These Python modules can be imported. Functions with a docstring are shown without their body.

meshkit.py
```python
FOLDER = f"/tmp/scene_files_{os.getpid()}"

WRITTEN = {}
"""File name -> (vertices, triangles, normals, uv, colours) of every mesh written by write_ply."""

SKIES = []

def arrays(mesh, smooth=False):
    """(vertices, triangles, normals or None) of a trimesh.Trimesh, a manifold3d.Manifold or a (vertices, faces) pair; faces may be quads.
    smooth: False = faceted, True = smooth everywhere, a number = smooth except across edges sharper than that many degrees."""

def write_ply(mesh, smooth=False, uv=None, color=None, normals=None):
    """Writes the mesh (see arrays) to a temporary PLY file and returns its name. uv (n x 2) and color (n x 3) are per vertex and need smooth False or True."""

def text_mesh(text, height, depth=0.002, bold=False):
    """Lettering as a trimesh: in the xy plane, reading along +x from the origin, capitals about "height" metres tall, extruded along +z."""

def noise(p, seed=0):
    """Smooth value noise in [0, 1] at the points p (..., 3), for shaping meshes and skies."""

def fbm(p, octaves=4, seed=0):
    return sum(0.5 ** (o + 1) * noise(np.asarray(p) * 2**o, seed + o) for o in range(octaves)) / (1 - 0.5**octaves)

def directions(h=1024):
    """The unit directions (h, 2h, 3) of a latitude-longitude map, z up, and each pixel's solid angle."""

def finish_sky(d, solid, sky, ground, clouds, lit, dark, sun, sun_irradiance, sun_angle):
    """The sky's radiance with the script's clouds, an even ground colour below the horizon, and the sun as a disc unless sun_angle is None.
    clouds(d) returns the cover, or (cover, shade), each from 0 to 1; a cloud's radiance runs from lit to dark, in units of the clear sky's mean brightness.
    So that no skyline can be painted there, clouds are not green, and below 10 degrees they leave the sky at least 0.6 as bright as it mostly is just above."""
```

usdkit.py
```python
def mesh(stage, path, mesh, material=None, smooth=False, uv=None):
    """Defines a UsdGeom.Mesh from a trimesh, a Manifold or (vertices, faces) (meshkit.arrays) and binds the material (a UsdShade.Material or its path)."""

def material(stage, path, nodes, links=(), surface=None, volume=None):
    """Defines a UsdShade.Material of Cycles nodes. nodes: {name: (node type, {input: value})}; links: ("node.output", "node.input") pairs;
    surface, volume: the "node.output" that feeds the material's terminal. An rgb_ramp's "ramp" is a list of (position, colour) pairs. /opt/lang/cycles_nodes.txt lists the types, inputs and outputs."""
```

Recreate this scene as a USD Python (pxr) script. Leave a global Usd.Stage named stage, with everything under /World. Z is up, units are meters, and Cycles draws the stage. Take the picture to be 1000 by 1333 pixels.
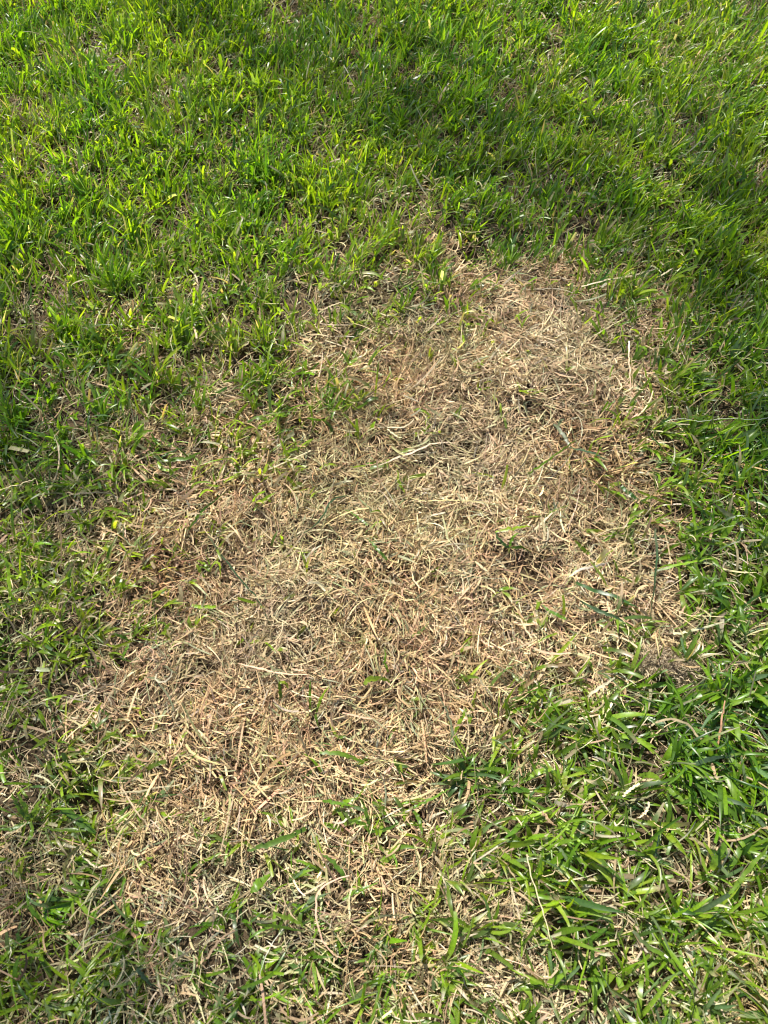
import math
import numpy as np
import trimesh
import usdkit
import meshkit
from pxr import Usd, UsdGeom, UsdLux, UsdShade, Gf, Sdf, Vt

stage = Usd.Stage.CreateInMemory()
UsdGeom.SetStageUpAxis(stage, 'Z')
UsdGeom.SetStageMetersPerUnit(stage, 1.0)
world = UsdGeom.Xform.Define(stage, '/World')
stage.SetDefaultPrim(world.GetPrim())
UsdGeom.Scope.Define(stage, '/World/Looks')
T = Sdf.ValueTypeNames

# ------------------------------------------------------------------ camera, sky, sun, exposure
CAM_H, PITCH, FOCAL = 0.85, math.radians(61.0), 26.0
cam = UsdGeom.Camera.Define(stage, '/World/camera')
cam.AddTranslateOp().Set((0, 0, CAM_H))
cam.AddRotateXOp().Set(90 - math.degrees(PITCH))
cam.CreateHorizontalApertureAttr(26.0)
cam.CreateFocalLengthAttr(FOCAL)
cam.CreateFStopAttr(8.0)
cam.CreateFocusDistanceAttr(1.02)
cam.CreateClippingRangeAttr((0.02, 1000.0))
cam.CreateExposureAttr(1.2)

SUN_EL, SUN_DIR = math.radians(54), np.array([-0.42, 0.90])
SUN_DIR = SUN_DIR / np.linalg.norm(SUN_DIR)
SUN_ROT = math.atan2(SUN_DIR[0], SUN_DIR[1])
to_sun = np.array([SUN_DIR[0] * math.cos(SUN_EL), SUN_DIR[1] * math.cos(SUN_EL), math.sin(SUN_EL)])
dome = UsdLux.DomeLight.Define(stage, '/World/sky')
sky_mat = usdkit.material(stage, '/World/Looks/sky_look', {
    's': ('sky_texture', {'sky_type': 'single_scattering', 'sun_disc': False, 'sun_elevation': SUN_EL, 'sun_rotation': SUN_ROT}),
    'b': ('background_shader', {'strength': 0.070})}, [('s.color', 'b.color')], surface='b.background')
UsdShade.MaterialBindingAPI.Apply(dome.GetPrim()).Bind(sky_mat)
dome.GetPrim().SetCustomDataByKey('kind', 'structure')
sun = UsdLux.DistantLight.Define(stage, '/World/sun')
sun.CreateIntensityAttr(1.15)
sun.CreateNormalizeAttr(True)
sun.CreateAngleAttr(0.53)
sun.CreateColorAttr((1.0, 0.95, 0.86))
q = Gf.Rotation(Gf.Vec3d(0, 0, -1), Gf.Vec3d(*(-to_sun)))
sun.AddTransformOp().Set(Gf.Matrix4d().SetRotate(q))

# ------------------------------------------------------------------ helpers
PX_F = 1000 * FOCAL / 26.0
def ground_at(px, py, z=0.0):
    """Photo pixel (1000 x 1333) -> point of the plane at height z."""
    u = (np.asarray(px, float) - 500) / PX_F
    v = (666.5 - np.asarray(py, float)) / PX_F
    cp, sp = math.cos(PITCH), math.sin(PITCH)
    dx, dy, dz = u, cp + v * sp, -sp + v * cp
    k = (CAM_H - z) / np.minimum(-dz, -1e-3 + 0 * dz) if False else (CAM_H - z) / np.maximum(-dz, 1e-3)
    return np.stack([dx * k, dy * k], -1)

def pixel_of(x, y, z=0.0):
    cp, sp = math.cos(PITCH), math.sin(PITCH)
    depth = y * cp + (CAM_H - z) * sp
    up = y * sp - (CAM_H - z) * cp
    depth = np.maximum(depth, 0.05)
    return 500 + PX_F * x / depth, 666.5 - PX_F * up / depth

def fbm2(x, y, scale, octaves=3, seed=0):
    p = np.stack([x / scale + 37.1, y / scale + 91.7, np.full_like(x, 5.3)], -1)
    return meshkit.fbm(p, octaves, seed)

DEAD_Y = [-60, 50, 150, 250, 350, 450, 550, 650, 750, 850, 950, 1050, 1150, 1250, 1340]
DEAD = np.array([
    [.28, .26, .24, .24, .30, .22, .30, .28, .36, .36],
    [.28, .28, .24, .22, .32, .22, .32, .30, .38, .34],
    [.32, .36, .30, .24, .32, .36, .26, .22, .32, .28],
    [.20, .26, .24, .24, .26, .30, .24, .25, .28, .22],
    [.24, .38, .38, .30, .38, .46, .48, .54, .40, .22],
    [.34, .40, .46, .44, .56, .80, .95, .95, .54, .18],
    [.28, .42, .58, .58, .80, .96, .97, .92, .52, .16],
    [.34, .50, .72, .84, .92, .97, .97, .95, .60, .20],
    [.38, .58, .82, .97, 1.0, 1.0, 1.0, .95, .66, .26],
    [.32, .56, .88, 1.0, 1.0, .98, .94, .76, .58, .24],
    [.42, .66, .95, 1.0, .90, .84, .66, .38, .28, .22],
    [.46, .70, .92, .86, .70, .72, .46, .26, .30, .26],
    [.50, .62, .64, .58, .52, .62, .52, .40, .38, .34],
    [.46, .50, .52, .48, .48, .60, .62, .46, .44, .40],
    [.44, .46, .50, .48, .48, .54, .54, .46, .44, .42]])
def deadness(x, y):
    px, py = pixel_of(x, y)
    jx = (fbm2(x, y, 0.05, 3, 3) - 0.5) * 0.0
    gx = np.clip((px - 50) / 100, 0, 8.999)
    gy = np.interp(py, DEAD_Y, np.arange(len(DEAD_Y)))
    gy = np.clip(gy, 0, len(DEAD_Y) - 1.001)
    i, j = np.floor(gy).astype(int), np.floor(gx).astype(int)
    a, b = gy - i, gx - j
    d = DEAD[i, j] * (1 - a) * (1 - b) + DEAD[i + 1, j] * a * (1 - b) + DEAD[i, j + 1] * (1 - a) * b + DEAD[i + 1, j + 1] * a * b
    n = fbm2(x, y, 0.055, 3, 11) - 0.5
    n = n * 1.0 + (fbm2(x, y, 0.02, 2, 12) - 0.5) * 0.55
    d = d + n * np.clip(1 - np.abs(d - 0.5) * 1.2, 0.25, 1)
    d = d - 0.10 * np.clip((430 - py) / 200, 0, 1)
    return np.clip(d, 0, 1)

HOLLOWS = [(690, 748, .030, .016), (712, 738, .020, .010), (600, 590, .020, .010), (835, 735, .030, .012), (500, 925, .018, .007), (118, 1042, .022, .016), (610, 338, .030, .016), (330, 690, .018, .008),
           (800, 452, .024, .010), (455, 760, .018, .009), (545, 1010, .018, .010), (250, 905, .016, .008), (880, 905, .020, .010), (395, 560, .020, .009), (640, 880, .022, .010), (300, 1010, .018, .008)]
HOLLOW_AT = [(*ground_at(a, b), r, k) for a, b, r, k in HOLLOWS]
def hollow(x, y):
    return sum(k * np.exp(-((x - a) ** 2 + (y - b) ** 2) / r ** 2) for a, b, r, k in HOLLOW_AT)
def height(x, y):
    return -hollow(x, y) + (fbm2(x, y, 0.16, 2, 21) - 0.5) * 0.024 + (fbm2(x, y, 0.04, 2, 22) - 0.5) * 0.020

def half_width(y):
    return 0.60 + 0.36 * np.maximum(y, 0)
Y0, Y1 = -0.22, 1.95
def scatter(rng, per_m2):
    """Random points of the built area of the lawn."""
    w = half_width(Y1)
    n = int(per_m2 * 2 * w * (Y1 - Y0))
    x, y = rng.uniform(-w, w, n), rng.uniform(Y0, Y1, n)
    k = np.abs(x) < half_width(y)
    return x[k], y[k]

def ribbons(base, az, th0, curl, side, length, width, roll, nseg, fold, tip, floor, bend_at=0.0, root=0.8):
    """Blades as strips. All arguments are per blade; fold 0 gives flat strips of two vertices across."""
    n = len(az)
    s = np.linspace(0, 1, nseg + 1)
    sm = np.broadcast_to((s[:-1] + s[1:]) / 2, (n, nseg))
    bend = np.clip((sm - np.reshape(bend_at, (-1, 1)) * np.ones((n, 1))) / (1 - np.reshape(bend_at, (-1, 1)) * np.ones((n, 1))), 0, 1)
    th = th0[:, None] + curl[:, None] * bend
    a = az[:, None] + side[:, None] * sm
    step = (length / nseg)[:, None]
    t = np.stack([np.sin(th) * np.cos(a), np.sin(th) * np.sin(a), np.cos(th)], -1)
    c = np.concatenate([base[:, None, :], base[:, None, :] + np.cumsum(t * step[..., None], 1)], 1)
    low = height(c[..., 0].ravel(), c[..., 1].ravel()).reshape(c.shape[:2]) + floor[:, None]
    z = c[..., 2]
    c[..., 2] = np.where(z < low, low + 0.25 * np.tanh((z - low) / 0.02) * 0.004, z)
    tang = np.gradient(c, axis=1)
    tang /= np.linalg.norm(tang, axis=-1, keepdims=True) + 1e-12
    aa = np.concatenate([a[:, :1], a], 1)
    sd = np.stack([-np.sin(aa), np.cos(aa), 0 * aa], -1)
    sd -= tang * (sd * tang).sum(-1, keepdims=True)
    sd /= np.linalg.norm(sd, axis=-1, keepdims=True) + 1e-12
    nm = np.cross(tang, sd)
    r = roll[0][:, None] + roll[1][:, None] * s[None]
    sd, nm = sd * np.cos(r)[..., None] + nm * np.sin(r)[..., None], nm * np.cos(r)[..., None] - sd * np.sin(r)[..., None]
    prof = np.where(s[None] < 0.35, root + (1 - root) * s[None] / 0.35, 1 - (1 - tip[:, None]) * np.clip((s[None] - 0.35) / 0.65, 0, 1) ** 2.0)
    w = (width[:, None] * prof / 2)[..., None]
    if fold is None:
        v = np.stack([c - sd * w, c + sd * w], 2)
        across = 2
    else:
        f = fold[:, None, None]
        v = np.stack([c - sd * w + nm * w * f, c, c + sd * w + nm * w * f], 2)
        across = 3
    rows = (nseg + 1) * across
    i = np.arange(nseg)[:, None] * across + np.arange(across - 1)[None]
    quad = np.stack([i, i + 1, i + across + 1, i + across], -1).reshape(-1, 4)
    faces = (quad[None] + (np.arange(n) * rows)[:, None, None]).reshape(-1, 4)
    ss = np.broadcast_to(s[None, :, None], (n, nseg + 1, across))
    return v, faces, ss, nm

def tag(prim, label=None, category=None, group=None, kind=None):
    for k, val in (('label', label), ('category', category), ('group', group), ('kind', kind)):
        if val:
            prim.SetCustomDataByKey(k, val)
    return prim

NAMES = {}
def numbered(parent, name):
    k = NAMES.get((parent, name), 0)
    NAMES[(parent, name)] = k + 1
    return f'{parent}/{name}' + (f'_{k:03d}' if k else '')

def quad_mesh(path, v, faces, material, color=None, normals=None):
    m = UsdGeom.Mesh.Define(stage, path)
    v = np.ascontiguousarray(v.reshape(-1, 3), np.float32)
    m.CreatePointsAttr(Vt.Vec3fArray.FromNumpy(v))
    m.CreateFaceVertexCountsAttr(Vt.IntArray.FromNumpy(np.full(len(faces), faces.shape[1], np.int32)))
    m.CreateFaceVertexIndicesAttr(Vt.IntArray.FromNumpy(np.ascontiguousarray(faces.ravel(), np.int32)))
    m.CreateSubdivisionSchemeAttr('none')
    if normals is None:
        fn = np.cross(v[faces[:, 2]] - v[faces[:, 0]], v[faces[:, 3 if faces.shape[1] == 4 else 1]] - v[faces[:, 1 if faces.shape[1] == 4 else 0]])
        if faces.shape[1] == 3:
            fn = np.cross(v[faces[:, 1]] - v[faces[:, 0]], v[faces[:, 2]] - v[faces[:, 0]])
        normals = np.zeros_like(v)
        for k in range(faces.shape[1]):
            for ax in range(3):
                normals[:, ax] += np.bincount(faces[:, k], fn[:, ax], len(v))
        ln = np.linalg.norm(normals, axis=1, keepdims=True)
        normals = np.where(ln > 0, normals / np.maximum(ln, 1e-20), [0, 0, 1])
    m.CreateNormalsAttr(Vt.Vec3fArray.FromNumpy(np.ascontiguousarray(normals, np.float32)))
    m.SetNormalsInterpolation('vertex')
    if color is not None:
        UsdGeom.PrimvarsAPI(m).CreatePrimvar('tint', T.Color3fArray, 'vertex').Set(Vt.Vec3fArray.FromNumpy(np.ascontiguousarray(np.clip(color.reshape(-1, 3), 0, 1), np.float32)))
    UsdShade.MaterialBindingAPI.Apply(m.GetPrim()).Bind(material)
    return m

# ------------------------------------------------------------------ materials
def leaf_material(name, trans, rough, spec, gain):
    return usdkit.material(stage, '/World/Looks/' + name, {
        'a': ('attribute', {'attribute': 'tint'}),
        'g': ('geometry', {}),
        'n': ('noise_texture', {'scale': 420.0, 'detail': 2.0}),
        'mr': ('map_range', {'from_min': 0.3, 'from_max': 0.7, 'to_min': 0.82, 'to_max': 1.15}),
        'm': ('vector_math', {'math_type': 'scale'}),
        'tr': ('vector_math', {'math_type': 'multiply', 'vector2': gain}),
        'p': ('principled_bsdf', {'roughness': rough, 'specular_ior_level': spec, 'diffuse_roughness': 0.3}),
        't': ('translucent_bsdf', {}),
        'x': ('mix_closure', {'fac': trans})},
        [('g.position', 'n.vector'), ('n.fac', 'mr.value'), ('a.color', 'm.vector1'), ('mr.result', 'm.scale'),
         ('m.vector', 'p.base_color'), ('m.vector', 'tr.vector1'), ('tr.vector', 't.color'),
         ('p.BSDF', 'x.closure1'), ('t.BSDF', 'x.closure2')], surface='x.closure')
GREEN = leaf_material('living_grass_look', 0.45, 0.36, 0.55, (2.15, 2.05, 0.6))
STRAW = leaf_material('dry_grass_look', 0.22, 0.6, 0.35, (1.2, 1.1, 0.9))
SOIL = usdkit.material(stage, '/World/Looks/soil_look', {
    'g': ('geometry', {}),
    'n': ('noise_texture', {'scale': 90.0, 'detail': 6.0, 'roughness': 0.65}),
    'r': ('rgb_ramp', {'ramp': [(0.3, (0.022, 0.016, 0.010)), (0.55, (0.075, 0.052, 0.030)), (0.75, (0.16, 0.115, 0.065))]}),
    'b': ('bump', {'strength': 0.8, 'distance': 0.004}),
    'p': ('principled_bsdf', {'roughness': 0.95, 'specular_ior_level': 0.2})},
    [('g.position', 'n.vector'), ('n.fac', 'r.fac'), ('r.color', 'p.base_color'), ('n.fac', 'b.height'), ('b.normal', 'p.normal')], surface='p.BSDF')

# ------------------------------------------------------------------ ground: one sheet, fine underfoot, to the horizon
def axis(lo, hi, step, far):
    core = np.arange(lo, hi + step / 2, step)
    out = np.geomspace(step * 2, far, 34)
    return np.concatenate([lo - out[::-1], core, hi + out])
gx, gy = axis(-1.5, 1.5, 0.012, 400.0), axis(-0.4, 2.2, 0.012, 400.0)
X, Y = np.meshgrid(gx, gy)
near = np.clip(1 - (np.maximum(np.abs(X) - 1.5, 0) + np.maximum(np.maximum(-0.4 - Y, Y - 2.2), 0)) / 4.0, 0, 1)
Z = -0.001 + height(X.ravel(), Y.ravel()).reshape(X.shape) * near + (fbm2(X.ravel(), Y.ravel(), 0.02, 2, 5).reshape(X.shape) - 0.5) * 0.004 * near
idx = np.arange(X.size).reshape(X.shape)
gf = np.stack([idx[:-1, :-1], idx[:-1, 1:], idx[1:, 1:], idx[1:, :-1]], -1).reshape(-1, 4)
tag(quad_mesh('/World/soil_ground', np.stack([X, Y, Z], -1), gf, SOIL).GetPrim(), 'dark crumbly brown soil showing in gaps under the grass', None, None, 'structure')

# ------------------------------------------------------------------ palettes (base colours, linear)
PAL_DEAD = np.array([[.55, .38, .20], [.63, .475, .255], [.73, .61, .36], [.43, .29, .155], [.24, .155, .085], [.48, .42, .29], [.42, .40, .18], [.57, .375, .225], [.12, .085, .05], [.27, .30, .15]])
P_DEAD = np.array([.23, .22, .12, .11, .07, .07, .07, .10, .04, .06])
PAL_THATCH = np.array([[.50, .39, .20], [.62, .54, .33], [.34, .23, .12], [.40, .40, .19], [.20, .13, .07], [.28, .33, .12], [.66, .62, .45]])
P_THATCH = np.array([.20, .22, .12, .16, .08, .12, .10])
PAL_GREEN = np.array([[.130, .235, .010], [.185, .295, .012], [.090, .170, .013], [.235, .335, .025], [.042, .105, .018], [.13, .19, .075]])
P_GREEN = np.array([.28, .22, .18, .10, .11, .11])
def pick(rng, pal, p, n):
    c = pal[rng.choice(len(pal), n, p=p / p.sum())]
    return c * np.exp(rng.normal(0, 0.16, (n, 1))) * np.exp(rng.normal(0, 0.05, (n, 3)))

# ------------------------------------------------------------------ dead and dry blades
def dry_layer(seed, per_m2, patch):
    rng = np.random.default_rng(seed)
    x, y = scatter(rng, per_m2)
    d = deadness(x, y)
    clump = fbm2(x, y, 0.03, 2, seed + 40)
    keep = (d > 0.5) == patch
    keep &= rng.random(len(x)) > 45 * hollow(x, y)
    keep &= rng.random(len(x)) < (0.24 + 0.76 * d ** 1.1) * np.clip(0.35 + 1.25 * clump, 0.2, 1) * np.clip(1.9 - 2.0 * np.clip(fbm2(x, y, 0.05, 2, 77), 0, 1), 0.35, 1)
    x, y, d = x[keep], y[keep], d[keep]
    n = len(x)
    flow = (fbm2(x, y, 0.05, 2, 71) - 0.5) * 9
    az = np.where(rng.random(n) < 0.55, flow + rng.normal(0, 0.7, n), rng.uniform(0, 2 * np.pi, n))
    pile = rng.random(n) ** 1.3 * (0.003 + 0.022 * fbm2(x, y, 0.026, 2, 72) ** 1.5)
    base = np.stack([x, y, height(x, y) + pile], -1)
    th0 = np.clip(rng.normal(1.36 if patch else 1.05, 0.26, n), 0.2, 1.75)
    curly = rng.random(n) < 0.28
    curl = np.where(curly, rng.normal(0.35, 0.9, n), rng.normal(0.2, 0.5, n))
    side = np.where(curly, rng.normal(0, 1.9, n), rng.normal(0, 0.6, n))
    L = np.exp(rng.normal(math.log(0.021), 0.46, n))
    L = np.clip(L, 0.010, 0.075)
    W = np.clip(np.exp(rng.normal(math.log(0.00112), 0.45, n)), 0.0004, 0.0032)
    v, f, s, nm = ribbons(base, az, th0, curl, side, L, W, (rng.normal(0, 0.7, n), rng.normal(0, 1.2, n)), 5, None, rng.uniform(0.15, 0.9, n), pile * 0.6 + 0.001)
    col = pick(rng, PAL_DEAD, P_DEAD, n) if patch else np.where(rng.random((n, 1)) < 0.45, pick(rng, PAL_DEAD, P_DEAD, n), pick(rng, PAL_THATCH, P_THATCH, n))
    # hue patches: reddish tan here, pale straw there
    tone = fbm2(x, y, 0.09, 2, 73)[:, None] - 0.5
    bleach = np.clip(fbm2(x, y, 0.13, 2, 75) * 2.4 - 0.9, 0, 1)[:, None]
    col = col * (1 + tone * np.array([[0.5, 0.75, 0.9]]))
    rot = np.clip(fbm2(x, y, 0.06, 2, 76) * 3.0 - 1.75, 0, 1)[:, None] * (rng.random((n, 1)) < 0.8)
    col = col * (1 - 0.35 * bleach) + 0.35 * bleach * col.mean(1, keepdims=True) * np.array([[1.16, 1.0, .74]]) * 1.05
    col = col * (1 - rot * np.array([[.50, .45, .40]]))
    dull = np.clip(fbm2(x, y, 0.10, 2, 79) * 3.0 - 1.35, 0, 1)[:, None] * (rng.random((n, 1)) < 0.6)
    col = col * (1 - 0.6 * dull) + 0.6 * dull * np.array([[.33, .32, .15]]) * np.exp(rng.normal(0, 0.25, (n, 1)))
    c = np.repeat(np.repeat(col[:, None, None, :], 6, 1), 2, 2) * (0.88 + 0.24 * s[..., None] * rng.random((n, 1, 1, 1)))
    return v, f, c
parts = {True: [], False: []}
for patch in (True, False):
    v, f, c = dry_layer(101 if patch else 202, 160000 if patch else 80000, patch)
    name = 'dead_grass' if patch else 'dry_thatch'
    lab = ('matted dead tan grass lying flat across the bare patch in the middle of the lawn' if patch else 'dry straw coloured thatch lying between the green blades around the dead patch')
    tag(quad_mesh('/World/' + name, v, f, STRAW, c).GetPrim(), lab, 'dead grass' if patch else 'thatch', None, 'stuff')
    print(name, len(f) * 2)

# ------------------------------------------------------------------ living grass: shoots of two to five blades
def green_layer(seed, per_m2):
    rng = np.random.default_rng(seed)
    x, y = scatter(rng, per_m2)
    d = deadness(x, y)
    clump = fbm2(x, y, 0.035, 2, seed + 1)
    lush = np.clip(1 - d, 0, 1) ** 1.35
    qx, qy = pixel_of(x, y)
    keep = rng.random(len(x)) < lush * np.clip(1.0 - 0.22 * (qy - 400) / 500, 0.78, 1.0) * np.clip(0.62 + 3.0 * (clump - 0.45), 0.10, 1.2) + 0.012
    x, y, d = x[keep], y[keep], d[keep]
    m = rng.integers(2, 6, len(x))
    m = np.where(d > 0.7, rng.integers(1, 4, len(x)), m)
    sh = np.repeat(np.arange(len(x)), m)
    n = len(sh)
    px, py = pixel_of(x, y)
    flat = np.clip((py - 350) / 600, 0, 1)[sh]                       # short and upright far off, broad and lying nearer
    lean_az = ((fbm2(x, y, 0.12, 2, 81) - 0.5) * 8 + 0.4)[sh]
    lean = rng.normal(0, 0.28, len(x))[sh]
    az = rng.uniform(0, 2 * np.pi, n)
    w = rng.random(n) < 0.45
    az = np.where(w, lean_az + rng.normal(0, 0.6, n), az)
    th0 = np.abs(rng.normal(0.22 + 0.32 * flat, 0.26, n)) + np.abs(lean) * 0.5
    curl = np.abs(rng.normal(0.5 + 0.8 * flat, 0.55, n))
    side = rng.normal(0, 0.55, n)
    L = np.clip(rng.normal(0.033 + 0.007 * flat, 0.011, n), 0.012, 0.075) * (1 - 0.35 * d[sh]) * (np.exp(rng.normal(0, 0.15, len(x))) * (0.75 + 0.5 * clump[keep]))[sh]
    W = np.clip(np.exp(rng.normal(np.log(0.0032 + 0.0009 * flat), 0.30)), 0.0013, 0.0062)
    fine = rng.random(n) < 0.28
    small = (np.clip((py - 600) / 250, 0, 1) * np.clip((620 - px) / 150, 0, 1))[sh]
    L, W = L * (1 - 0.26 * small), W * (1 - 0.2 * small)
    W = np.where(fine, W * 0.5, W)
    L = np.where(fine, L * 1.12, L)
    base = np.stack([x, y, height(x, y)], -1)[sh] + np.stack([rng.normal(0, 0.0022, n), rng.normal(0, 0.0022, n), rng.uniform(0, 0.006, n)], -1)
    tip = np.where(rng.random(n) < 0.55 - 0.3 * flat, rng.uniform(0.5, 0.95, n), rng.uniform(0.03, 0.3, n))
    v, f, s, nm = ribbons(base, az, th0, curl, side, L, W, (rng.normal(0, 0.35, n), rng.normal(0, 0.6, n)), 6, rng.uniform(0.05, 0.5, n), tip, rng.uniform(0.002, 0.010, n), bend_at=0.15, root=0.6)
    col = pick(rng, PAL_GREEN, P_GREEN, n)
    yel = (fbm2(x, y, 0.10, 2, 83) - 0.5)[sh][:, None]
    col = col * (1 + yel * np.array([[1.1, 0.5, 0.2]]))
    front_lit = np.clip((px - 520) / 160, 0, 1) * np.clip((py - 300) / 500, 0, 1)
    col = col * (1 - front_lit[sh][:, None] * np.array([[0.24, 0.16, 0.05]]))  # front-lit look painted into the tint: darker, less yellow toward lower right
    c = np.repeat(col[:, None, None, :], 7, 1) * np.ones((1, 1, 3, 1))
    pale = np.array([.34, .36, .14])
    bs = np.clip(1 - s[..., None] / rng.uniform(0.08, 0.4, (n, 1, 1, 1)), 0, 1) * rng.uniform(0.2, 0.9, (n, 1, 1, 1))
    c = c * (1 - bs) + pale * bs
    tan = (pick(rng, PAL_DEAD[:4], P_DEAD[:4], n) * np.array([[.62, .72, .9]]))[:, None, None, :]
    edge = np.clip(d[sh] * 1.3 - 0.2, 0, 1)
    start = np.where(rng.random(n) < 0.03 + 0.5 * edge, rng.uniform(0.15, 0.95, n), np.where(rng.random(n) < 0.22, rng.uniform(0.93, 1.0, n), 1.5))[:, None, None, None]
    yell = (edge * rng.random(n))[:, None, None, None]
    c = c * (1 - 0.45 * yell) + np.array([.26, .30, .07]) * 0.45 * yell
    ts = np.clip((s[..., None] - start) / 0.16, 0, 1)
    c = c * (1 - ts) + tan * ts
    c[:, :, 1] *= 1.16
    c[:, :, 0] *= rng.uniform(0.85, 1.05, (n, 1, 1))
    return v, f, c
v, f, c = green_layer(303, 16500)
print('green', len(f) * 2)
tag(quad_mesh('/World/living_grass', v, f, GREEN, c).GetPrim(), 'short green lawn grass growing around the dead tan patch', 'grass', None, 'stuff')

# ------------------------------------------------------------------ lawn beyond the picture: tiles of the same grass
def patch_of(seed, size, count, dry):
    rng = np.random.default_rng(seed)
    x, y = rng.uniform(-size / 2, size / 2, count), rng.uniform(-size / 2, size / 2, count)
    n = count
    base = np.stack([x, y, np.zeros(n)], -1)
    if dry:
        th0, L, W, nseg = rng.normal(1.1, 0.35, n), rng.uniform(0.015, 0.04, n), rng.uniform(0.001, 0.002, n), 3
        col = pick(rng, PAL_THATCH, P_THATCH, n)
    else:
        th0, L, W, nseg = np.abs(rng.normal(0.35, 0.25, n)), rng.uniform(0.022, 0.05, n), rng.uniform(0.0025, 0.0045, n), 4
        col = pick(rng, PAL_GREEN, P_GREEN, n)
    v, f, ss, nm = ribbons(base, rng.uniform(0, 6.28, n), th0, np.abs(rng.normal(0.5, 0.4, n)), rng.normal(0, 0.4, n), L, W, (rng.normal(0, 0.4, n), rng.normal(0, 0.5, n)), nseg, None, rng.uniform(0.2, 0.8, n), np.full(n, -0.02))
    return v, f, np.repeat(np.repeat(col[:, None, None, :], nseg + 1, 1), 2, 2)
TILE = 0.2
outer = UsdGeom.PointInstancer.Define(stage, '/World/surrounding_lawn')
protos = []
for k in range(3):
    px_ = UsdGeom.Xform.Define(stage, f'/World/surrounding_lawn/turf_tile_{k + 1:03d}')
    for nm_, cnt, dry, mat_ in (('living_blades', 900, False, GREEN), ('dry_blades', 1100, True, STRAW)):
        v, f, c = patch_of(500 + 10 * k + dry, TILE * 1.15, cnt, dry)
        quad_mesh(f'/World/surrounding_lawn/turf_tile_{k + 1:03d}/{nm_}', v, f, mat_, c)
    protos.append(px_.GetPath())
rng = np.random.default_rng(77)
tx, ty = np.meshgrid(np.arange(-2.6, 2.61, TILE), np.arange(-1.4, 4.0, TILE))
tx, ty = tx.ravel(), ty.ravel()
keep = (np.abs(tx) > half_width(ty) - 0.04) | (ty < Y0 + 0.06) | (ty > Y1 - 0.06)
tx, ty = tx[keep], ty[keep]
outer.CreatePrototypesRel().SetTargets(protos)
outer.CreateProtoIndicesAttr(Vt.IntArray([int(i) for i in rng.integers(0, 3, len(tx))]))
outer.CreatePositionsAttr(Vt.Vec3fArray([Gf.Vec3f(float(a), float(b), float(h)) for a, b, h in zip(tx, ty, height(tx, ty))]))
turns = [Gf.Rotation(Gf.Vec3d(0, 0, 1), 90.0 * int(i)).GetQuat() for i in rng.integers(0, 4, len(tx))]
outer.CreateOrientationsAttr(Vt.QuathArray([Gf.Quath(float(t.GetReal()), *map(float, t.GetImaginary())) for t in turns]))
tag(outer.GetPrim(), 'green lawn carrying on around the patch beyond the picture', 'grass', None, 'stuff')

# ------------------------------------------------------------------ single blades, straws and sprigs that stand out
C = dict(lime=(.24, .33, .025), green=(.14, .24, .018), mid=(.10, .19, .018), dark=(.05, .115, .022), blue=(.07, .13, .06), grey=(.17, .20, .11),
         cream=(.64, .55, .35), pale=(.58, .46, .28), tan=(.50, .35, .19), brown=(.30, .19, .10), straw=(.58, .50, .22), white=(.70, .66, .55), olive=(.30, .30, .12))
frng = np.random.default_rng(9)
def spline(pts, n):
    p = np.asarray(pts, float)
    t = np.concatenate([[0], np.cumsum(np.linalg.norm(np.diff(p, axis=0), axis=1))])
    if len(p) == 2:
        return np.stack([np.interp(np.linspace(0, t[-1], n), t, p[:, k]) for k in range(3)], 1)
    from scipy.interpolate import PchipInterpolator
    return PchipInterpolator(t, p)(np.linspace(0, t[-1], n))
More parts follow.
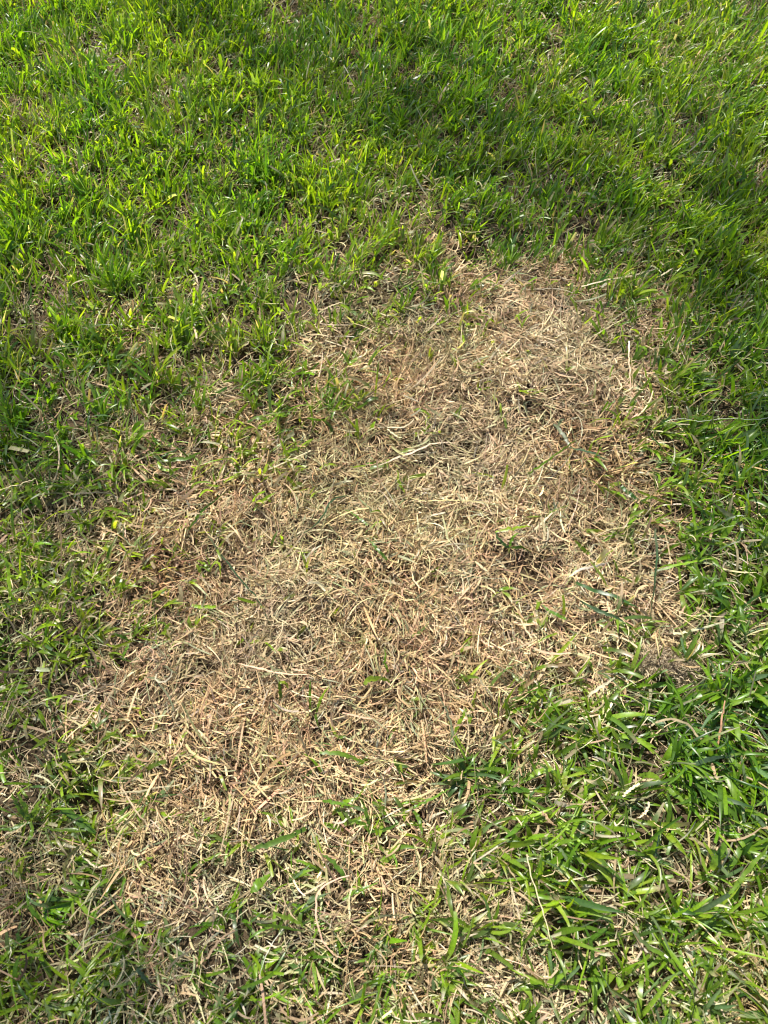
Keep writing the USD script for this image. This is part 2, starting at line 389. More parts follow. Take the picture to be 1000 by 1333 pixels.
def place(path, up):
    """Pixels along a blade -> points on and above the lawn; up: (height at the first pixel, height at the last), mm."""
    out = []
    for k, (a, b) in enumerate(path):
        h = (4 + up[0] + (up[1] - up[0]) * k / (len(path) - 1)) / 1000
        z = h
        for _ in range(3):
            g = ground_at(a, b, z)
            z = float(height(g[:1], g[1:])[0]) + h
        out.append((g[0], g[1], z))
    return np.array(out)
def strip_of(c, width, tip, root, fold, thick):
    """A blade with a top and an under side: a shallow trough with a thin edge all round."""
    n = len(c)
    t = np.gradient(c, axis=0)
    t /= np.linalg.norm(t, axis=1, keepdims=True) + 1e-12
    face = np.array([frng.normal(-0.1, 0.2), -0.12 + frng.normal(0, 0.2), 0.95])
    sd = np.cross(t, face)
    sd /= np.linalg.norm(sd, axis=1, keepdims=True) + 1e-12
    nm = np.cross(sd, t)
    a = (frng.normal(0, 0.3) + np.linspace(0, frng.normal(0, 0.7), n))[:, None]
    sd, nm = sd * np.cos(a) + nm * np.sin(a), nm * np.cos(a) - sd * np.sin(a)
    s = np.linspace(0, 1, n)
    prof = np.where(s < 0.3, root + (1 - root) * s / 0.3, 1 - (1 - tip) * np.clip((s - 0.3) / 0.7, 0, 1) ** 2.2)
    w = (width / 2 * prof * (1 + frng.normal(0, 0.07, n)))[:, None]
    d = nm * thick / 2
    rows = [c - sd * w + nm * w * fold + d * .3, c + d, c + sd * w + nm * w * fold + d * .3, c + sd * w + nm * w * fold - d * .3, c - d, c - sd * w + nm * w * fold - d * .3]
    v = np.stack(rows, 1).reshape(-1, 3)
    i = np.arange(n - 1)[:, None] * 6 + np.arange(6)[None]
    j = np.arange(n - 1)[:, None] * 6 + (np.arange(6)[None] + 1) % 6
    f = np.stack([i, j, j + 6, i + 6], -1).reshape(-1, 4)
    caps = np.array([[0, 5, 4, 1], [1, 4, 3, 2]])
    f = np.vstack([f, caps, caps[:, ::-1] + (n - 1) * 6])
    return v, f, s
def blade(path, up, width, colour, tip=0.15, root=0.6, end=None, start=None):
    """Vertices, faces and tints of one blade; end and start: a colour that takes over at that end."""
    n = 17
    c = spline(place(path, up), n)
    c[1:-1] += frng.normal(0, 0.0005, (n - 2, 3))
    width = width * (0.68 if colour in ('cream', 'pale', 'tan', 'brown', 'straw', 'white') else 0.9)
    dry = colour in ('cream', 'pale', 'tan', 'brown', 'straw', 'white')
    v, f, s = strip_of(c, width / 1000, tip, root, frng.uniform(0.15, 0.5), 0.0006 if dry else 0.0004)
    base = np.array(C[colour]) * (1 + frng.normal(0, 0.05, 3))
    col = base[None] * (0.92 + 0.16 * frng.random((n, 1)))
    if end:
        k = np.clip((s - 0.72) / 0.2, 0, 1)[:, None]
        col = col * (1 - k) + np.array(C[end]) * k
    if start:
        k = np.clip(1 - s / 0.35, 0, 1)[:, None]
        col = col * (1 - k) + np.array(C[start]) * k
    streak = 1 + frng.normal(0, 0.14, (1, 6, 1)) + frng.normal(0, 0.08, (n, 6, 1))
    return v, f, np.repeat(col[:, None], 6, 1) * streak, STRAW if dry else GREEN
def single(name, label, category, group, path, up, width, colour, **kw):
    v, f, c, m = blade(path, up, width, colour, **kw)
    o = v[np.argmin(v[:, 2])].copy()
    me = quad_mesh(numbered('/World', name), v - o, f, m, c)
    UsdGeom.Xformable(me).AddTranslateOp().Set(tuple(map(float, o)))
    tag(me.GetPrim(), label, category, group)
def sprig(name, label, group, blades):
    x = UsdGeom.Xform.Define(stage, numbered('/World', name))
    made = [blade(*b[:4], **(b[4] if len(b) > 4 else {})) for b in blades]
    o = made[0][0][0].copy()
    x.AddTranslateOp().Set(tuple(map(float, o)))
    tag(x.GetPrim(), label, 'grass sprig', group)
    foot, top = made[0][0][:6].mean(0), made[0][0][6:12].mean(0)
    line = np.linspace(foot + np.array([0.001, 0.002, -0.016]), 0.5 * (foot + top), 5)
    ring = np.linspace(0, 2 * np.pi, 7)[:-1]
    tv = np.stack([line[:, None, 0] + np.cos(ring) * np.linspace(.0016, .0011, 5)[:, None], line[:, None, 1] + np.sin(ring) * np.linspace(.0016, .0011, 5)[:, None], line[:, None, 2] + 0 * ring], -1)
    i = np.arange(4)[:, None] * 6 + np.arange(6)[None]
    j = np.arange(4)[:, None] * 6 + (np.arange(6)[None] + 1) % 6
    quad_mesh(str(x.GetPath()) + '/stem', tv - o, np.stack([i, j, j + 6, i + 6], -1).reshape(-1, 4), GREEN, np.full((30, 3), 1.0) * np.array([.30, .34, .13]))
    for v, f, c, m in made:
        quad_mesh(numbered(str(x.GetPath()), 'blade'), v - o, f, m, c)

G = 'loose straws on the lawn'
def straw(label, path, width, colour, up=(15, 15), **kw):
    single('loose_straw', label, 'straw', G, path, up, width, colour, **{**dict(tip=.5, root=.7), **kw})
straw('long pale straw lying slantwise along the upper right edge of the dead patch', [(757, 373), (795, 364), (853, 350)], 3.4, 'cream', (16, 24), tip=.8)
straw('short thick cream straw just right of the long slanting one at upper right', [(861, 359), (869, 354), (876, 349)], 4.5, 'cream', (20, 24))
straw('white pointed straw beside the dark hollow right of centre', [(740, 752), (756, 742), (770, 738), (791, 733)], 4.0, 'white', (17, 20), tip=.9, root=.1)
straw('thin grey brown straw standing behind the white pointed straw', [(776, 757), (788, 735), (807, 706)], 2.2, 'brown', (14, 26), end='pale')
straw('long wavy cream straw lying across the middle of the dead patch', [(493, 606), (522, 594), (545, 586), (562, 578), (590, 577)], 4.2, 'cream', (17, 17), root=.3)
straw('thin yellow straw trailing right from the long wavy cream straw', [(588, 578), (606, 587), (627, 592)], 2.0, 'straw', (16, 13))
straw('short bent cream straw with upturned end above the long wavy one', [(504, 556), (524, 556), (539, 545)], 2.8, 'cream')
straw('stubby white straw slanting down just below the upturned bent straw', [(505, 558), (513, 566), (523, 570)], 3.2, 'cream')
straw('yellowish straw lying level under the small green sprig at centre', [(534, 648), (555, 652), (580, 651), (640, 655)], 2.4, 'straw')
straw('frayed grey straw pointing right in the lower left half of patch', [(310, 864), (345, 872), (375, 878), (402, 879)], 3.2, 'pale', (18, 18), root=.3)
straw('thin long tan straw rising right above the frayed grey straw', [(385, 868), (420, 855), (450, 842), (478, 830)], 1.8, 'pale', (17, 20))
straw('broad flat tan straw lying left of the dark hollow', [(636, 799), (652, 793), (671, 789)], 4.8, 'tan', (18, 18), tip=.7)
straw('hook shaped cream straw right of the broad flat tan one', [(665, 800), (676, 805), (684, 818), (694, 836)], 2.6, 'cream', (20, 14))
straw('pale dead stem standing upright with a white cut top', [(822, 512), (820, 480), (819, 444)], 3.0, 'pale', (8, 30), end='white', tip=1.0)
straw('thin upright tan stem right beside the white topped dead stem', [(824, 510), (823, 485), (822, 462)], 1.6, 'tan', (8, 24))
straw('greenish white straw piece lying in the upper right of patch', [(757, 451), (763, 441), (768, 427)], 3.6, 'cream', (16, 20))
straw('curled tan leaf caught in the green grass at upper left', [(172, 287), (188, 280), (200, 274), (212, 270)], 3.6, 'tan', (22, 30), tip=.3)
straw('long straw with green middle slanting down the lower left of patch', [(156, 1022), (170, 1045), (192, 1075), (217, 1107)], 3.2, 'pale', (17, 14), tip=.9)
straw('long pale straw lying level across the lower left of patch', [(145, 1034), (180, 1030), (215, 1024), (238, 1020)], 2.4, 'cream', (19, 19))
straw('thick yellowish straw in the pale lower left of the patch', [(242, 969), (254, 984), (270, 991), (287, 995)], 4.4, 'straw', (17, 17))
straw('short thick cream straw lying above the thick yellowish one', [(258, 951), (267, 960), (275, 970)], 3.6, 'cream')
straw('long bent tan straw lying in the green fringe at bottom left', [(252, 1262), (272, 1243), (288, 1222), (306, 1211)], 3.2, 'tan', (12, 26))
straw('S shaped pale straw hanging in the grass at bottom centre', [(455, 1140), (411, 1172), (412, 1192), (420, 1225), (444, 1247)], 2.4, 'pale', (26, 12))
straw('straight cream stalk standing among green blades at bottom centre', [(455, 1202), (455, 1172), (463, 1142)], 2.4, 'cream', (10, 28))
straw('curved cream stalk bending over grass at the patch lower right', [(636, 1112), (655, 1121), (668, 1139), (678, 1158)], 2.4, 'pale', (24, 12))
straw('long thin whitish stalk drooping down through the lower right grass', [(686, 1112), (692, 1142), (705, 1180), (716, 1222), (725, 1256)], 1.7, 'cream', (34, 16), root=.9)
straw('thick cream straw stub in the green grass at right', [(811, 1037), (820, 1029), (833, 1020)], 4.2, 'cream', (22, 26), tip=.9)
straw('frayed broad husk among the lush blades at lower right', [(722, 1044), (735, 1048), (751, 1051)], 6.5, 'pale', (22, 22), start='grey')
straw('twisted cream leaf hanging below the thick stub', [(845, 1044), (842, 1056), (830, 1065)], 4.0, 'cream', (24, 16))
straw('pinkish tan leaf tip lying left of the frayed husk', [(706, 1056), (713, 1066), (725, 1076)], 4.0, 'tan', (22, 18), tip=.2)
straw('level tan straw in the green grass by the left edge', [(90, 645), (118, 641), (150, 641)], 2.6, 'pale', (22, 22))
straw('tan folded leaf standing upright left of the patch', [(119, 692), (117, 670), (121, 652)], 3.4, 'tan', (8, 30), tip=.7)
straw('pale straw touching the left edge of the picture', [(-6, 638), (20, 632), (47, 623)], 2.4, 'cream', (22, 24))
straw('curved cream straw ringing the lower left corner of the patch', [(104, 1108), (113, 1120), (128, 1129), (146, 1124)], 2.2, 'cream', (15, 15))
straw('long pale straw pointing into the grass above the root clump', [(770, 822), (800, 827), (820, 836), (838, 852)], 2.8, 'cream', (16, 18))
straw('broad cream leaf lying right of the blue green stalk', [(877, 826), (905, 820), (942, 810)], 4.2, 'cream', (20, 26), tip=.5)
straw('bent cream leaf with broad end below the root clump', [(845, 947), (860, 939), (875, 936), (890, 940), (910, 960)], 3.6, 'pale', (20, 24), tip=.9)
straw('rolled tan leaf pointing down below the bent cream leaf', [(926, 992), (930, 1005), (936, 1018)], 4.4, 'tan', (22, 20))
straw('upright tan stem in the right hand grass', [(932, 985), (938, 950), (944, 912)], 3.0, 'tan', (10, 38))
straw('thick cream straw in the grass edge below the patch right', [(766, 907), (778, 897), (800, 882)], 4.6, 'cream', (18, 22), tip=.5)
straw('coil of thin tan straw left in the patch beside green sprigs', [(186, 862), (181, 850), (190, 842), (200, 850), (196, 862), (186, 868)], 1.6, 'tan', (16, 20))
straw('orange tan dead leaf at the bottom edge right of centre', [(770, 1248), (785, 1239), (802, 1243)], 5.5, 'tan', (14, 18))
straw('broad tan straw lying at the bottom right of centre', [(648, 1262), (658, 1255), (668, 1248)], 6.0, 'tan', (16, 18), tip=.8)
straw('pair like straight tan straw standing at the bottom left edge', [(8, 1210), (16, 1198), (24, 1186)], 3.0, 'tan', (12, 26))

G = 'single green blades that stand out'
def leaf(label, path, width, colour, up=(14, 22), **kw):
    single('grass_shoot', label, 'grass shoot', G, path, up, width, colour, **kw)
leaf('thin green blade slanting across the dead patch at right', [(687, 617), (704, 606), (726, 590), (751, 573)], 3.0, 'green', (13, 24))
leaf('blue grey blade meeting the slanting green blade at its tip', [(741, 583), (765, 588), (792, 600)], 3.0, 'blue', (16, 15))
leaf('folded pale grey green leaf above the slanting green blade', [(721, 552), (730, 562), (737, 572), (740, 580)], 6.0, 'grey', (18, 16), tip=.5)
leaf('stubby grey green leaf curled just above the folded one', [(727, 556), (730, 548), (735, 545)], 4.6, 'grey', (16, 18))
leaf('short dark green cut blade on the right half of the patch', [(831, 651), (820, 643), (809, 633)], 5.0, 'dark', (14, 17), tip=.9)
leaf('blue green stalk lying straight down beside the right grass edge', [(853, 688), (854, 715), (853, 745), (850, 775), (847, 804)], 4.6, 'blue', (20, 16), tip=.4, start='grey')
leaf('upper of two dark blades pointing right below the hollow', [(750, 758), (775, 769), (805, 778), (832, 792)], 5.0, 'dark', (17, 15))
leaf('lower of two dark blades pointing right below the hollow', [(755, 782), (775, 793), (800, 803), (826, 819)], 4.4, 'blue', (16, 14))
leaf('short olive blade with pointed tip left of the two dark blades', [(737, 805), (722, 799), (706, 787)], 5.0, 'mid', (13, 17))
leaf('dark blade lying on the dead straw left of centre', [(504, 729), (492, 716), (479, 702)], 4.4, 'mid', (13, 17))
leaf('pale green pointed blade left of the patch centre', [(479, 684), (465, 673), (449, 663)], 3.4, 'green', (14, 18))
leaf('level bright blade in the straw right of the patch centre', [(645, 693), (668, 688), (691, 685)], 4.4, 'lime', (14, 18))
leaf('bright lime cut blade lying level in the left of the patch', [(250, 788), (262, 790), (281, 790)], 4.4, 'lime', (15, 16), tip=.8, root=.9)
leaf('arched bright folded leaf standing in lower middle of patch', [(474, 891), (484, 884), (496, 883), (508, 888)], 6.5, 'lime', (18, 18))
leaf('narrow leaf standing upright beside the arched folded leaf', [(505, 875), (502, 860), (502, 845)], 3.2, 'green', (8, 24))
leaf('long grey green stem slanting down the left of the patch', [(271, 697), (288, 722), (312, 752), (335, 780), (353, 813)], 2.8, 'blue', (17, 14), start='grey')
leaf('thin dark bent stem left above the patch centre', [(452, 645), (432, 652), (420, 672), (404, 688), (384, 698)], 2.2, 'blue', (18, 14))
leaf('green runner creeping diagonally over the patch upper left edge', [(246, 690), (256, 674), (275, 655), (296, 640)], 3.0, 'mid', (14, 15))
leaf('arched green blade lying over straw at lower centre', [(417, 980), (440, 981), (460, 986), (479, 997)], 5.0, 'green', (17, 15))
leaf('upright lime blade in the lower centre of the patch', [(592, 955), (599, 940), (607, 923)], 4.6, 'lime', (8, 26), tip=.5)
leaf('long grey green stem beside the upright lime blade', [(571, 905), (583, 930), (591, 960), (593, 1000)], 2.4, 'grey', (22, 14))
leaf('dark pointed leaf lying low at bottom of the dead patch', [(527, 1012), (518, 998), (511, 982)], 4.4, 'mid', (12, 20))
leaf('short curved dark blade right of the dark pointed leaf', [(581, 1018), (573, 1006), (561, 995)], 4.2, 'mid', (12, 20))
leaf('green blade slanting up right at the lower patch edge', [(543, 1049), (562, 1040), (587, 1026)], 3.6, 'green', (13, 20))
leaf('glossy dark green blade slanting up at the lower left', [(322, 1107), (345, 1101), (370, 1092), (398, 1078)], 6.2, 'mid', (18, 26), tip=.7, root=.3)
leaf('broad folded pointed leaf under the glossy dark blade', [(326, 1161), (338, 1152), (352, 1140)], 11.0, 'green', (18, 24), root=.15, tip=.6)
leaf('dark curved blade at bottom centre beside pale straws', [(449, 1146), (440, 1131), (430, 1120), (417, 1112)], 5.0, 'mid', (12, 24))
leaf('straight bright blade slanting up right at bottom centre', [(446, 1171), (468, 1160), (492, 1149)], 4.0, 'green', (14, 22))
leaf('dark blade lying level at the bottom left of centre', [(334, 1203), (360, 1206), (396, 1212)], 4.0, 'mid', (18, 18))
leaf('green blade crossing above the level dark blade', [(358, 1190), (378, 1196), (398, 1208)], 4.2, 'green', (22, 18))
leaf('very broad dark blade at the lower left edge of the patch', [(125, 1084), (110, 1074), (95, 1062), (79, 1051)], 9.0, 'mid', (14, 26), tip=.5, root=.3)
leaf('green blade lying level under the very broad dark blade', [(112, 1082), (85, 1081), (50, 1078)], 5.0, 'green', (14, 20))
leaf('broad pale green blade standing near the right edge', [(926, 1132), (933, 1117), (943, 1098)], 8.5, 'green', (20, 34), tip=.6, start='lime')
leaf('broad green blade with a white cut tip at lower right', [(906, 1243), (920, 1257), (936, 1270)], 8.0, 'green', (26, 24), tip=.8, end='cream', root=.4)
leaf('long pale green blade drooping to the bottom edge at right', [(824, 1212), (850, 1236), (875, 1252), (893, 1280), (905, 1305)], 4.6, 'green', (30, 18), start='grey')
leaf('long straight blade reaching the right edge of the picture', [(948, 1165), (975, 1132), (1004, 1098)], 4.6, 'green', (16, 44))
leaf('tall lime blade standing upright at the left edge', [(13, 788), (12, 762), (10, 735), (1, 721)], 4.6, 'lime', (6, 36), tip=.5)
leaf('broad lime blades folded together at the left edge', [(55, 664), (47, 652), (33, 633)], 9.0, 'lime', (12, 34), tip=.5)
leaf('blue green blade pointing left at the patch upper right edge', [(878, 386), (860, 387), (835, 392), (804, 402)], 4.6, 'green', (22, 16), end='blue')
leaf('broad folded blade slanting left near the right edge', [(968, 692), (958, 676), (940, 664), (928, 655)], 6.0, 'grey', (18, 24))
leaf('bright blade with pale stripe pointing right at the patch edge', [(856, 743), (885, 735), (927, 727)], 4.8, 'lime', (14, 22), start='grey')
leaf('long blade with bright stripe among the right hand grass', [(985, 500), (972, 480), (957, 459)], 5.4, 'lime', (12, 34))
leaf('thin grey green stalk leaning in the lower right grass', [(853, 1115), (858, 1085), (868, 1043)], 2.4, 'blue', (16, 40))
leaf('long blue green blade bending right in the right hand grass', [(895, 1001), (915, 990), (940, 985), (962, 985)], 5.4, 'blue', (22, 30))
leaf('long dark blade sloping down to the lower right', [(905, 1020), (930, 1040), (955, 1060), (970, 1085)], 6.2, 'mid', (34, 18), root=.4)
leaf('level green blade with bright middle at lower right', [(810, 957), (830, 963), (855, 974)], 6.0, 'lime', (22, 20), root=.9)
leaf('pale blade with cut end hanging above the frayed husk', [(797, 948), (803, 965), (806, 980)], 6.0, 'green', (26, 22), tip=.8, end='cream')
leaf('short broad lime leaf below the thin dark blades at lower centre', [(693, 915), (700, 906), (715, 897)], 6.4, 'lime', (16, 24))
leaf('small yellow green stem curving in the lower left corner grass', [(85, 1145), (84, 1130), (92, 1112), (103, 1101)], 4.0, 'olive', (10, 24), start='lime', tip=.8)
leaf('blue grey leaf lying in the bottom left corner', [(178, 1261), (192, 1275), (208, 1288)], 5.6, 'blue', (16, 14))

G = 'green sprigs growing in and around the dead patch'
sprig('grass_sprig', 'tiny two leaved green sprig at the very middle of the patch', G, [([(527, 640), (520, 628), (518, 612)], (8, 24), 4.0, 'lime'), ([(529, 640), (532, 628), (531, 618)], (8, 18), 3.0, 'cream')])
sprig('grass_sprig', 'bright sprig bent over like a claw on the left of the patch', G, [([(272, 742), (264, 733), (256, 730)], (10, 20), 4.0, 'lime'), ([(274, 741), (282, 732), (286, 752)], (10, 16), 4.0, 'lime'), ([(272, 744), (264, 738), (258, 744)], (10, 14), 3.6, 'green'), ([(274, 740), (271, 730), (269, 722)], (10, 22), 2.6, 'green')])
sprig('grass_sprig', 'several leaved green sprig at the patch left edge', G, [([(170, 833), (177, 822), (182, 802)], (8, 28), 4.2, 'green'), ([(169, 834), (158, 828), (148, 825)], (8, 18), 3.8, 'mid'), ([(169, 836), (163, 848), (159, 860)], (10, 14), 3.4, 'green'), ([(170, 835), (155, 841), (142, 841)], (10, 14), 3.4, 'lime'), ([(171, 833), (188, 815), (202, 806)], (8, 22), 3.0, 'green')])
sprig('grass_sprig', 'small curled green sprig right of the several leaved one', G, [([(214, 826), (217, 816), (222, 812)], (8, 20), 4.0, 'lime'), ([(218, 818), (212, 811), (205, 811)], (14, 18), 3.0, 'green')])
sprig('grass_sprig', 'broken grey green sprig with a bent leaf in lower half', G, [([(366, 914), (364, 900), (364, 887)], (6, 26), 4.4, 'green', {'start': 'grey', 'tip': .8}), ([(364, 888), (370, 889), (375, 897)], (26, 18), 5.0, 'lime')])
sprig('grass_sprig', 'two bladed upright sprig right of the broken grey green one', G, [([(404, 922), (404, 905), (404, 886)], (6, 28), 3.6, 'green'), ([(412, 928), (419, 908), (429, 893)], (6, 28), 3.8, 'lime'), ([(410, 930), (412, 940), (416, 948)], (8, 12), 4.2, 'mid')])
sprig('grass_sprig', 'low spreading sprig at the bottom middle of the patch', G, [([(536, 1054), (527, 1060), (526, 1070)], (14, 14), 5.0, 'lime'), ([(536, 1054), (545, 1066), (549, 1088)], (16, 14), 4.4, 'green'), ([(537, 1053), (545, 1048), (556, 1043)], (14, 20), 3.4, 'green')])
sprig('grass_sprig', 'dark three bladed sprig under the hollow at right of centre', G, [([(664, 714), (650, 702), (644, 692)], (10, 20), 3.8, 'dark'), ([(666, 713), (676, 712), (692, 718)], (10, 14), 3.8, 'mid'), ([(664, 712), (668, 700), (676, 694)], (10, 24), 3.6, 'green')])
sprig('grass_sprig', 'upright two bladed green sprig in the patch upper left', G, [([(276, 585), (273, 570), (271, 552)], (6, 30), 4.6, 'green'), ([(279, 585), (284, 573), (289, 560)], (6, 28), 4.6, 'lime')])
sprig('grass_sprig', 'flat leaning sprig of pointed blades at the patch left edge', G, [([(206, 600), (235, 598), (262, 589)], (10, 22), 6.0, 'green'), ([(206, 600), (225, 588), (240, 583)], (10, 24), 4.6, 'dark'), ([(206, 601), (215, 612), (232, 612)], (10, 16), 5.0, 'lime')])
sprig('grass_sprig', 'star shaped tuft of broad blades near the lower left edge', G, [([(38, 1068), (25, 1052), (15, 1032)], (10, 30), 5.0, 'green'), ([(39, 1066), (32, 1050), (22, 1032)], (10, 32), 5.0, 'lime'), ([(40, 1066), (55, 1040), (68, 1030)], (10, 28), 6.0, 'green'), ([(40, 1068), (50, 1055), (56, 1053)], (10, 22), 5.0, 'lime'), ([(38, 1070), (20, 1078), (-4, 1080)], (12, 18), 5.0, 'mid'), ([(40, 1070), (42, 1085), (28, 1103)], (12, 14), 4.6, 'green')])
sprig('grass_sprig', 'tuft of dark curved blades at the lower edge of patch', G, [([(480, 1082), (470, 1072), (455, 1068)], (10, 22), 4.4, 'green'), ([(480, 1083), (500, 1080), (520, 1070)], (10, 22), 4.4, 'mid'), ([(480, 1082), (478, 1062), (470, 1040)], (8, 34), 4.2, 'green'), ([(482, 1082), (496, 1060), (494, 1035)], (8, 34), 4.2, 'lime'), ([(420, 1042), (440, 1046), (470, 1050)], (20, 18), 4.4, 'green')])
sprig('grass_sprig', 'bent three bladed sprig at the bottom centre with paler base', G, [([(612, 1208), (590, 1197), (562, 1197)], (12, 22), 5.0, 'green', {'start': 'lime'}), ([(612, 1208), (625, 1194), (637, 1186)], (12, 26), 4.2, 'lime'), ([(611, 1209), (600, 1216), (594, 1222)], (12, 14), 4.0, 'green')])
sprig('grass_sprig', 'lush upright tuft of wide blades left of the frayed husk', G, [([(690, 1010), (705, 1004), (722, 1002)], (14, 26), 6.4, 'lime'), ([(690, 1012), (675, 1018), (655, 1020)], (14, 22), 6.0, 'green'), ([(738, 1010), (735, 1020), (744, 1032)], (26, 22), 5.4, 'lime'), ([(690, 1030), (672, 1028), (652, 1035)], (14, 20), 6.0, 'mid'), ([(700, 1010), (690, 990), (688, 972)], (10, 34), 5.6, 'green')])
sprig('grass_sprig', 'pair of folded bright leaves right of the thick cream stub', G, [([(860, 1015), (845, 1009), (830, 1010)], (20, 26), 7.0, 'lime', {'root': .3}), ([(860, 1016), (850, 1020), (836, 1021)], (20, 22), 6.0, 'green'), ([(862, 1017), (876, 1033), (905, 1050)], (20, 22), 5.4, 'green')])
sprig('grass_sprig', 'sprig of blades standing at the right edge of the patch', G, [([(852, 520), (846, 502), (838, 478)], (6, 30), 4.2, 'lime'), ([(870, 538), (866, 520), (860, 505)], (6, 28), 4.2, 'green'), ([(872, 538), (876, 524), (878, 512)], (6, 24), 3.6, 'mid')])
sprig('grass_sprig', 'dark upright tuft right of the dead patch middle', G, [([(908, 640), (906, 622), (908, 600)], (6, 36), 5.0, 'green'), ([(935, 634), (941, 615), (951, 600)], (8, 40), 6.4, 'lime'), ([(906, 640), (900, 630), (886, 612)], (6, 30), 4.4, 'mid'), ([(936, 634), (948, 610), (957, 596)], (8, 40), 5.0, 'green')])
single('white_thread', 'fine white thread stretched level across the grass at right', 'thread', None, [(866, 549), (885, 545), (912, 548), (950, 544), (978, 547), (1003, 543)], (30, 33), 0.9, 'white', tip=1, root=1)

# clump of matted fibrous roots
rng = np.random.default_rng(31)
lobes = [((860, 860), 0.013), ((878, 866), 0.013), ((893, 882), 0.012), ((843, 862), 0.011), ((899, 870), 0.008)]
pts, nrm = [], []
for (a, b), r in lobes:
    g = ground_at(a, b, 0.018)
    h0 = float(height(g[:1], g[1:])[0])
    q_ = rng.normal(0, 1, (700, 3))
    q_ /= np.linalg.norm(q_, axis=1, keepdims=True)
    q_[:, 2] = np.abs(q_[:, 2])
    pts.append(np.array([g[0], g[1], h0 + 0.010]) + q_ * np.array([r, r, r * 0.45]) * rng.uniform(0.75, 1.05, (700, 1)))
p = np.vstack(pts)
n = len(p)
v, f, ss, nm = ribbons(p, rng.uniform(0, 6.28, n), rng.uniform(0.8, 2.2, n), rng.normal(0, 1.5, n), rng.normal(0, 3.0, n), rng.uniform(0.005, 0.018, n), rng.uniform(0.0004, 0.0013, n), (rng.normal(0, 1, n), rng.normal(0, 2, n)), 6, None, np.full(n, 0.4), np.full(n, -0.01))
col = np.array([.42, .345, .235]) * np.exp(rng.normal(0, 0.3, (n, 1)))
x = UsdGeom.Xform.Define(stage, '/World/root_clump')
tag(x.GetPrim(), 'brown matted clump of fine fibrous roots at the right edge of dead patch', 'root clump')
tag(quad_mesh('/World/root_clump/root_fibres', v, f, STRAW, np.repeat(np.repeat(col[:, None, None], 7, 1), 2, 2)).GetPrim(), None, None, None, 'stuff')
balls = []
for (a, b), r in lobes:
    g = ground_at(a, b, 0.018)
    m = trimesh.creation.icosphere(3, r * 0.86)
    m.vertices *= [1, 1, 0.5]
    m.vertices += [g[0], g[1], float(height(g[:1], g[1:])[0]) + 0.006]
    m.vertices += (m.vertices - m.vertices.mean(0)) * ((meshkit.fbm(m.vertices / 0.004, 3, 4)[:, None] - 0.5) * 0.5)
    balls.append(m)
core = trimesh.util.concatenate(balls)
usdkit.mesh(stage, '/World/root_clump/soil_core', core, SOIL, smooth=True)

# ------------------------------------------------------------------ a thin tree beyond the picture: its crown dapples the lawn
BARK = usdkit.material(stage, '/World/Looks/bark_look', {
    'g': ('geometry', {}), 'n': ('noise_texture', {'scale': 30.0, 'detail': 5.0}),
    'r': ('rgb_ramp', {'ramp': [(0.3, (0.06, 0.045, 0.03)), (0.7, (0.2, 0.16, 0.12))]}),
    'p': ('principled_bsdf', {'roughness': 0.9})}, [('g.position', 'n.vector'), ('n.fac', 'r.fac'), ('r.color', 'p.base_color')], surface='p.BSDF')
rng = np.random.default_rng(64)
SHADE = [(505, 125, .13, .22), (545, 70, .11, .18), (600, 130, .13, .4), (655, 175, .14, .45), (715, 215, .13, .4), (640, 240, .12, .25), (760, 270, .11, .35),
         (820, 300, .10, .3), (965, 150, .10, .6), (985, 240, .10, .7), (945, 330, .10, .7), (985, 420, .10, .8), (960, 500, .08, .6), (990, 580, .08, .6), (930, 420, .07, .4), (985, 700, .07, .5),
         (30, 440, .08, .4), (80, 510, .08, .4), (30, 570, .07, .4), (120, 560, .07, .3), (20, 640, .06, .4), (150, 470, .07, .3),          (40, 1300, .08, .8), (150, 1290, .08, .8), (250, 1250, .06, .5), (30, 1190, .06, .5), (330, 1300, .06, .5), (130, 1200, .05, .4), (60, 900, .05, .4), (20, 980, .05, .4)]
tips = []
for a, b, r, k in SHADE:
    g = ground_at(a, b, 0.03)
    D = rng.uniform(5.6, 6.6)
    tips.append((np.array([g[0], g[1], 0.03]) + to_sun * D, r, k))
root_at = np.array([-3.0, 4.6, 0.0])
while len(tips) < len(SHADE) + 46:
    p_ = np.array([-2.2, 4.6, 3.9]) + rng.normal(0, 1, 3) * np.array([1.0, 1.0, 0.55])
    g = p_ - to_sun * (p_[2] / to_sun[2])
    if abs(g[0]) > half_width(g[1]) + 0.55 or g[1] > 2.7 or g[1] < -0.9:
        tips.append((p_, rng.uniform(0.12, 0.2), 0.8))
tree = UsdGeom.Xform.Define(stage, '/World/garden_tree')
tree.AddTranslateOp().Set(tuple(root_at))
tag(tree.GetPrim(), 'slender leafy garden tree beyond the top left throwing dappled shade', 'tree')
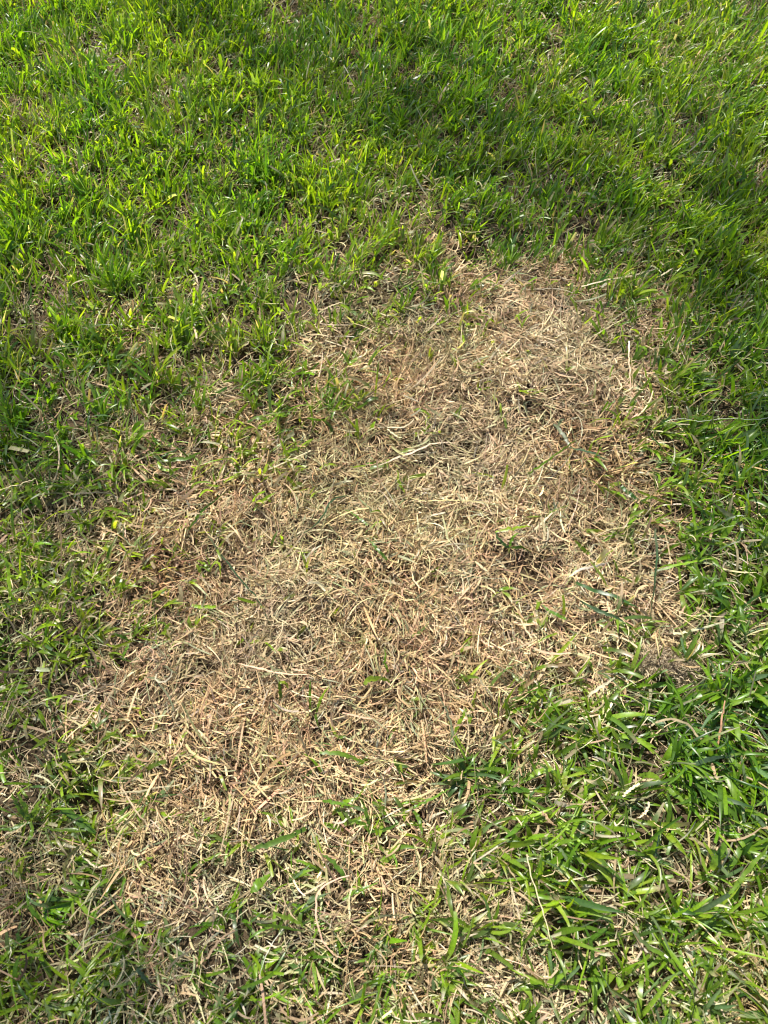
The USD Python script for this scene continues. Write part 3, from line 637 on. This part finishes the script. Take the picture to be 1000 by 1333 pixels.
def limb(name, pts, r0, r1, n=9):
    c = spline(pts, n)
    ring = np.linspace(0, 2 * np.pi, 9)[:-1]
    t = np.gradient(c, axis=0)
    t /= np.linalg.norm(t, axis=1, keepdims=True)
    u = np.cross(t, [0.3, 0.9, 0.2])
    u /= np.linalg.norm(u, axis=1, keepdims=True)
    w = np.cross(t, u)
    r = np.linspace(r0, r1, n)[:, None, None]
    v = c[:, None] + (u[:, None] * np.cos(ring)[None, :, None] + w[:, None] * np.sin(ring)[None, :, None]) * r
    i = np.arange(n - 1)[:, None] * 8 + np.arange(8)[None]
    j = np.arange(n - 1)[:, None] * 8 + (np.arange(8)[None] + 1) % 8
    quad_mesh(numbered('/World/garden_tree', name), v - root_at, np.stack([i, j, j + 8, i + 8], -1).reshape(-1, 4), BARK)
crotch = root_at + np.array([0.25, 0.0, 2.4])
limb('trunk', [root_at - [0, 0, 0.1], root_at + [0.08, 0.03, 1.2], crotch, crotch + [0.15, 0.05, 0.7]], 0.075, 0.035)
cent = np.array([t[0] for t in tips])
from scipy.cluster.vq import kmeans2
ck, lab_ = kmeans2(cent, 11, seed=5, minit='++')
for k in range(11):
    if (lab_ == k).any():
        mid = crotch + (ck[k] - crotch) * 0.6 + [0, 0, 0.15]
        limb('branch', [crotch + [0.02, 0, 0.1 * rng.random()], mid, ck[k]], 0.014, 0.005)
        for q_ in np.nonzero(lab_ == k)[0]:
            limb('twig', [mid, (mid + cent[q_]) / 2 + rng.normal(0, 0.05, 3), cent[q_]], 0.004, 0.0015, 6)
lv, lc = [], []
for p_, r, k in tips:
    m_ = int(-math.log(1 - min(k * (0.5 if len(lv) < len(SHADE) else 1), .92)) * math.pi * r * r / 4.5e-4)
    lv.append(p_ + rng.normal(0, r * 0.55, (m_, 3)))
lp = np.vstack(lv)
n = len(lp)
v, f, ss, nm = ribbons(lp, rng.uniform(0, 6.28, n), rng.uniform(0.6, 2.4, n), rng.normal(0.3, 0.3, n), rng.normal(0, 0.3, n), rng.uniform(0.035, 0.055, n), rng.uniform(0.02, 0.03, n), (rng.normal(0, 0.8, n), rng.normal(0, 0.3, n)), 4, None, np.full(n, 0.05), np.full(n, -9.0), root=0.15)
col = np.array([.07, .13, .025]) * np.exp(rng.normal(0, 0.2, (n, 1)))
tag(quad_mesh('/World/garden_tree/foliage', v.reshape(-1, 3) - root_at, f, GREEN, np.repeat(np.repeat(col[:, None, None], 5, 1), 2, 2)).GetPrim(), None, None, None, 'stuff')
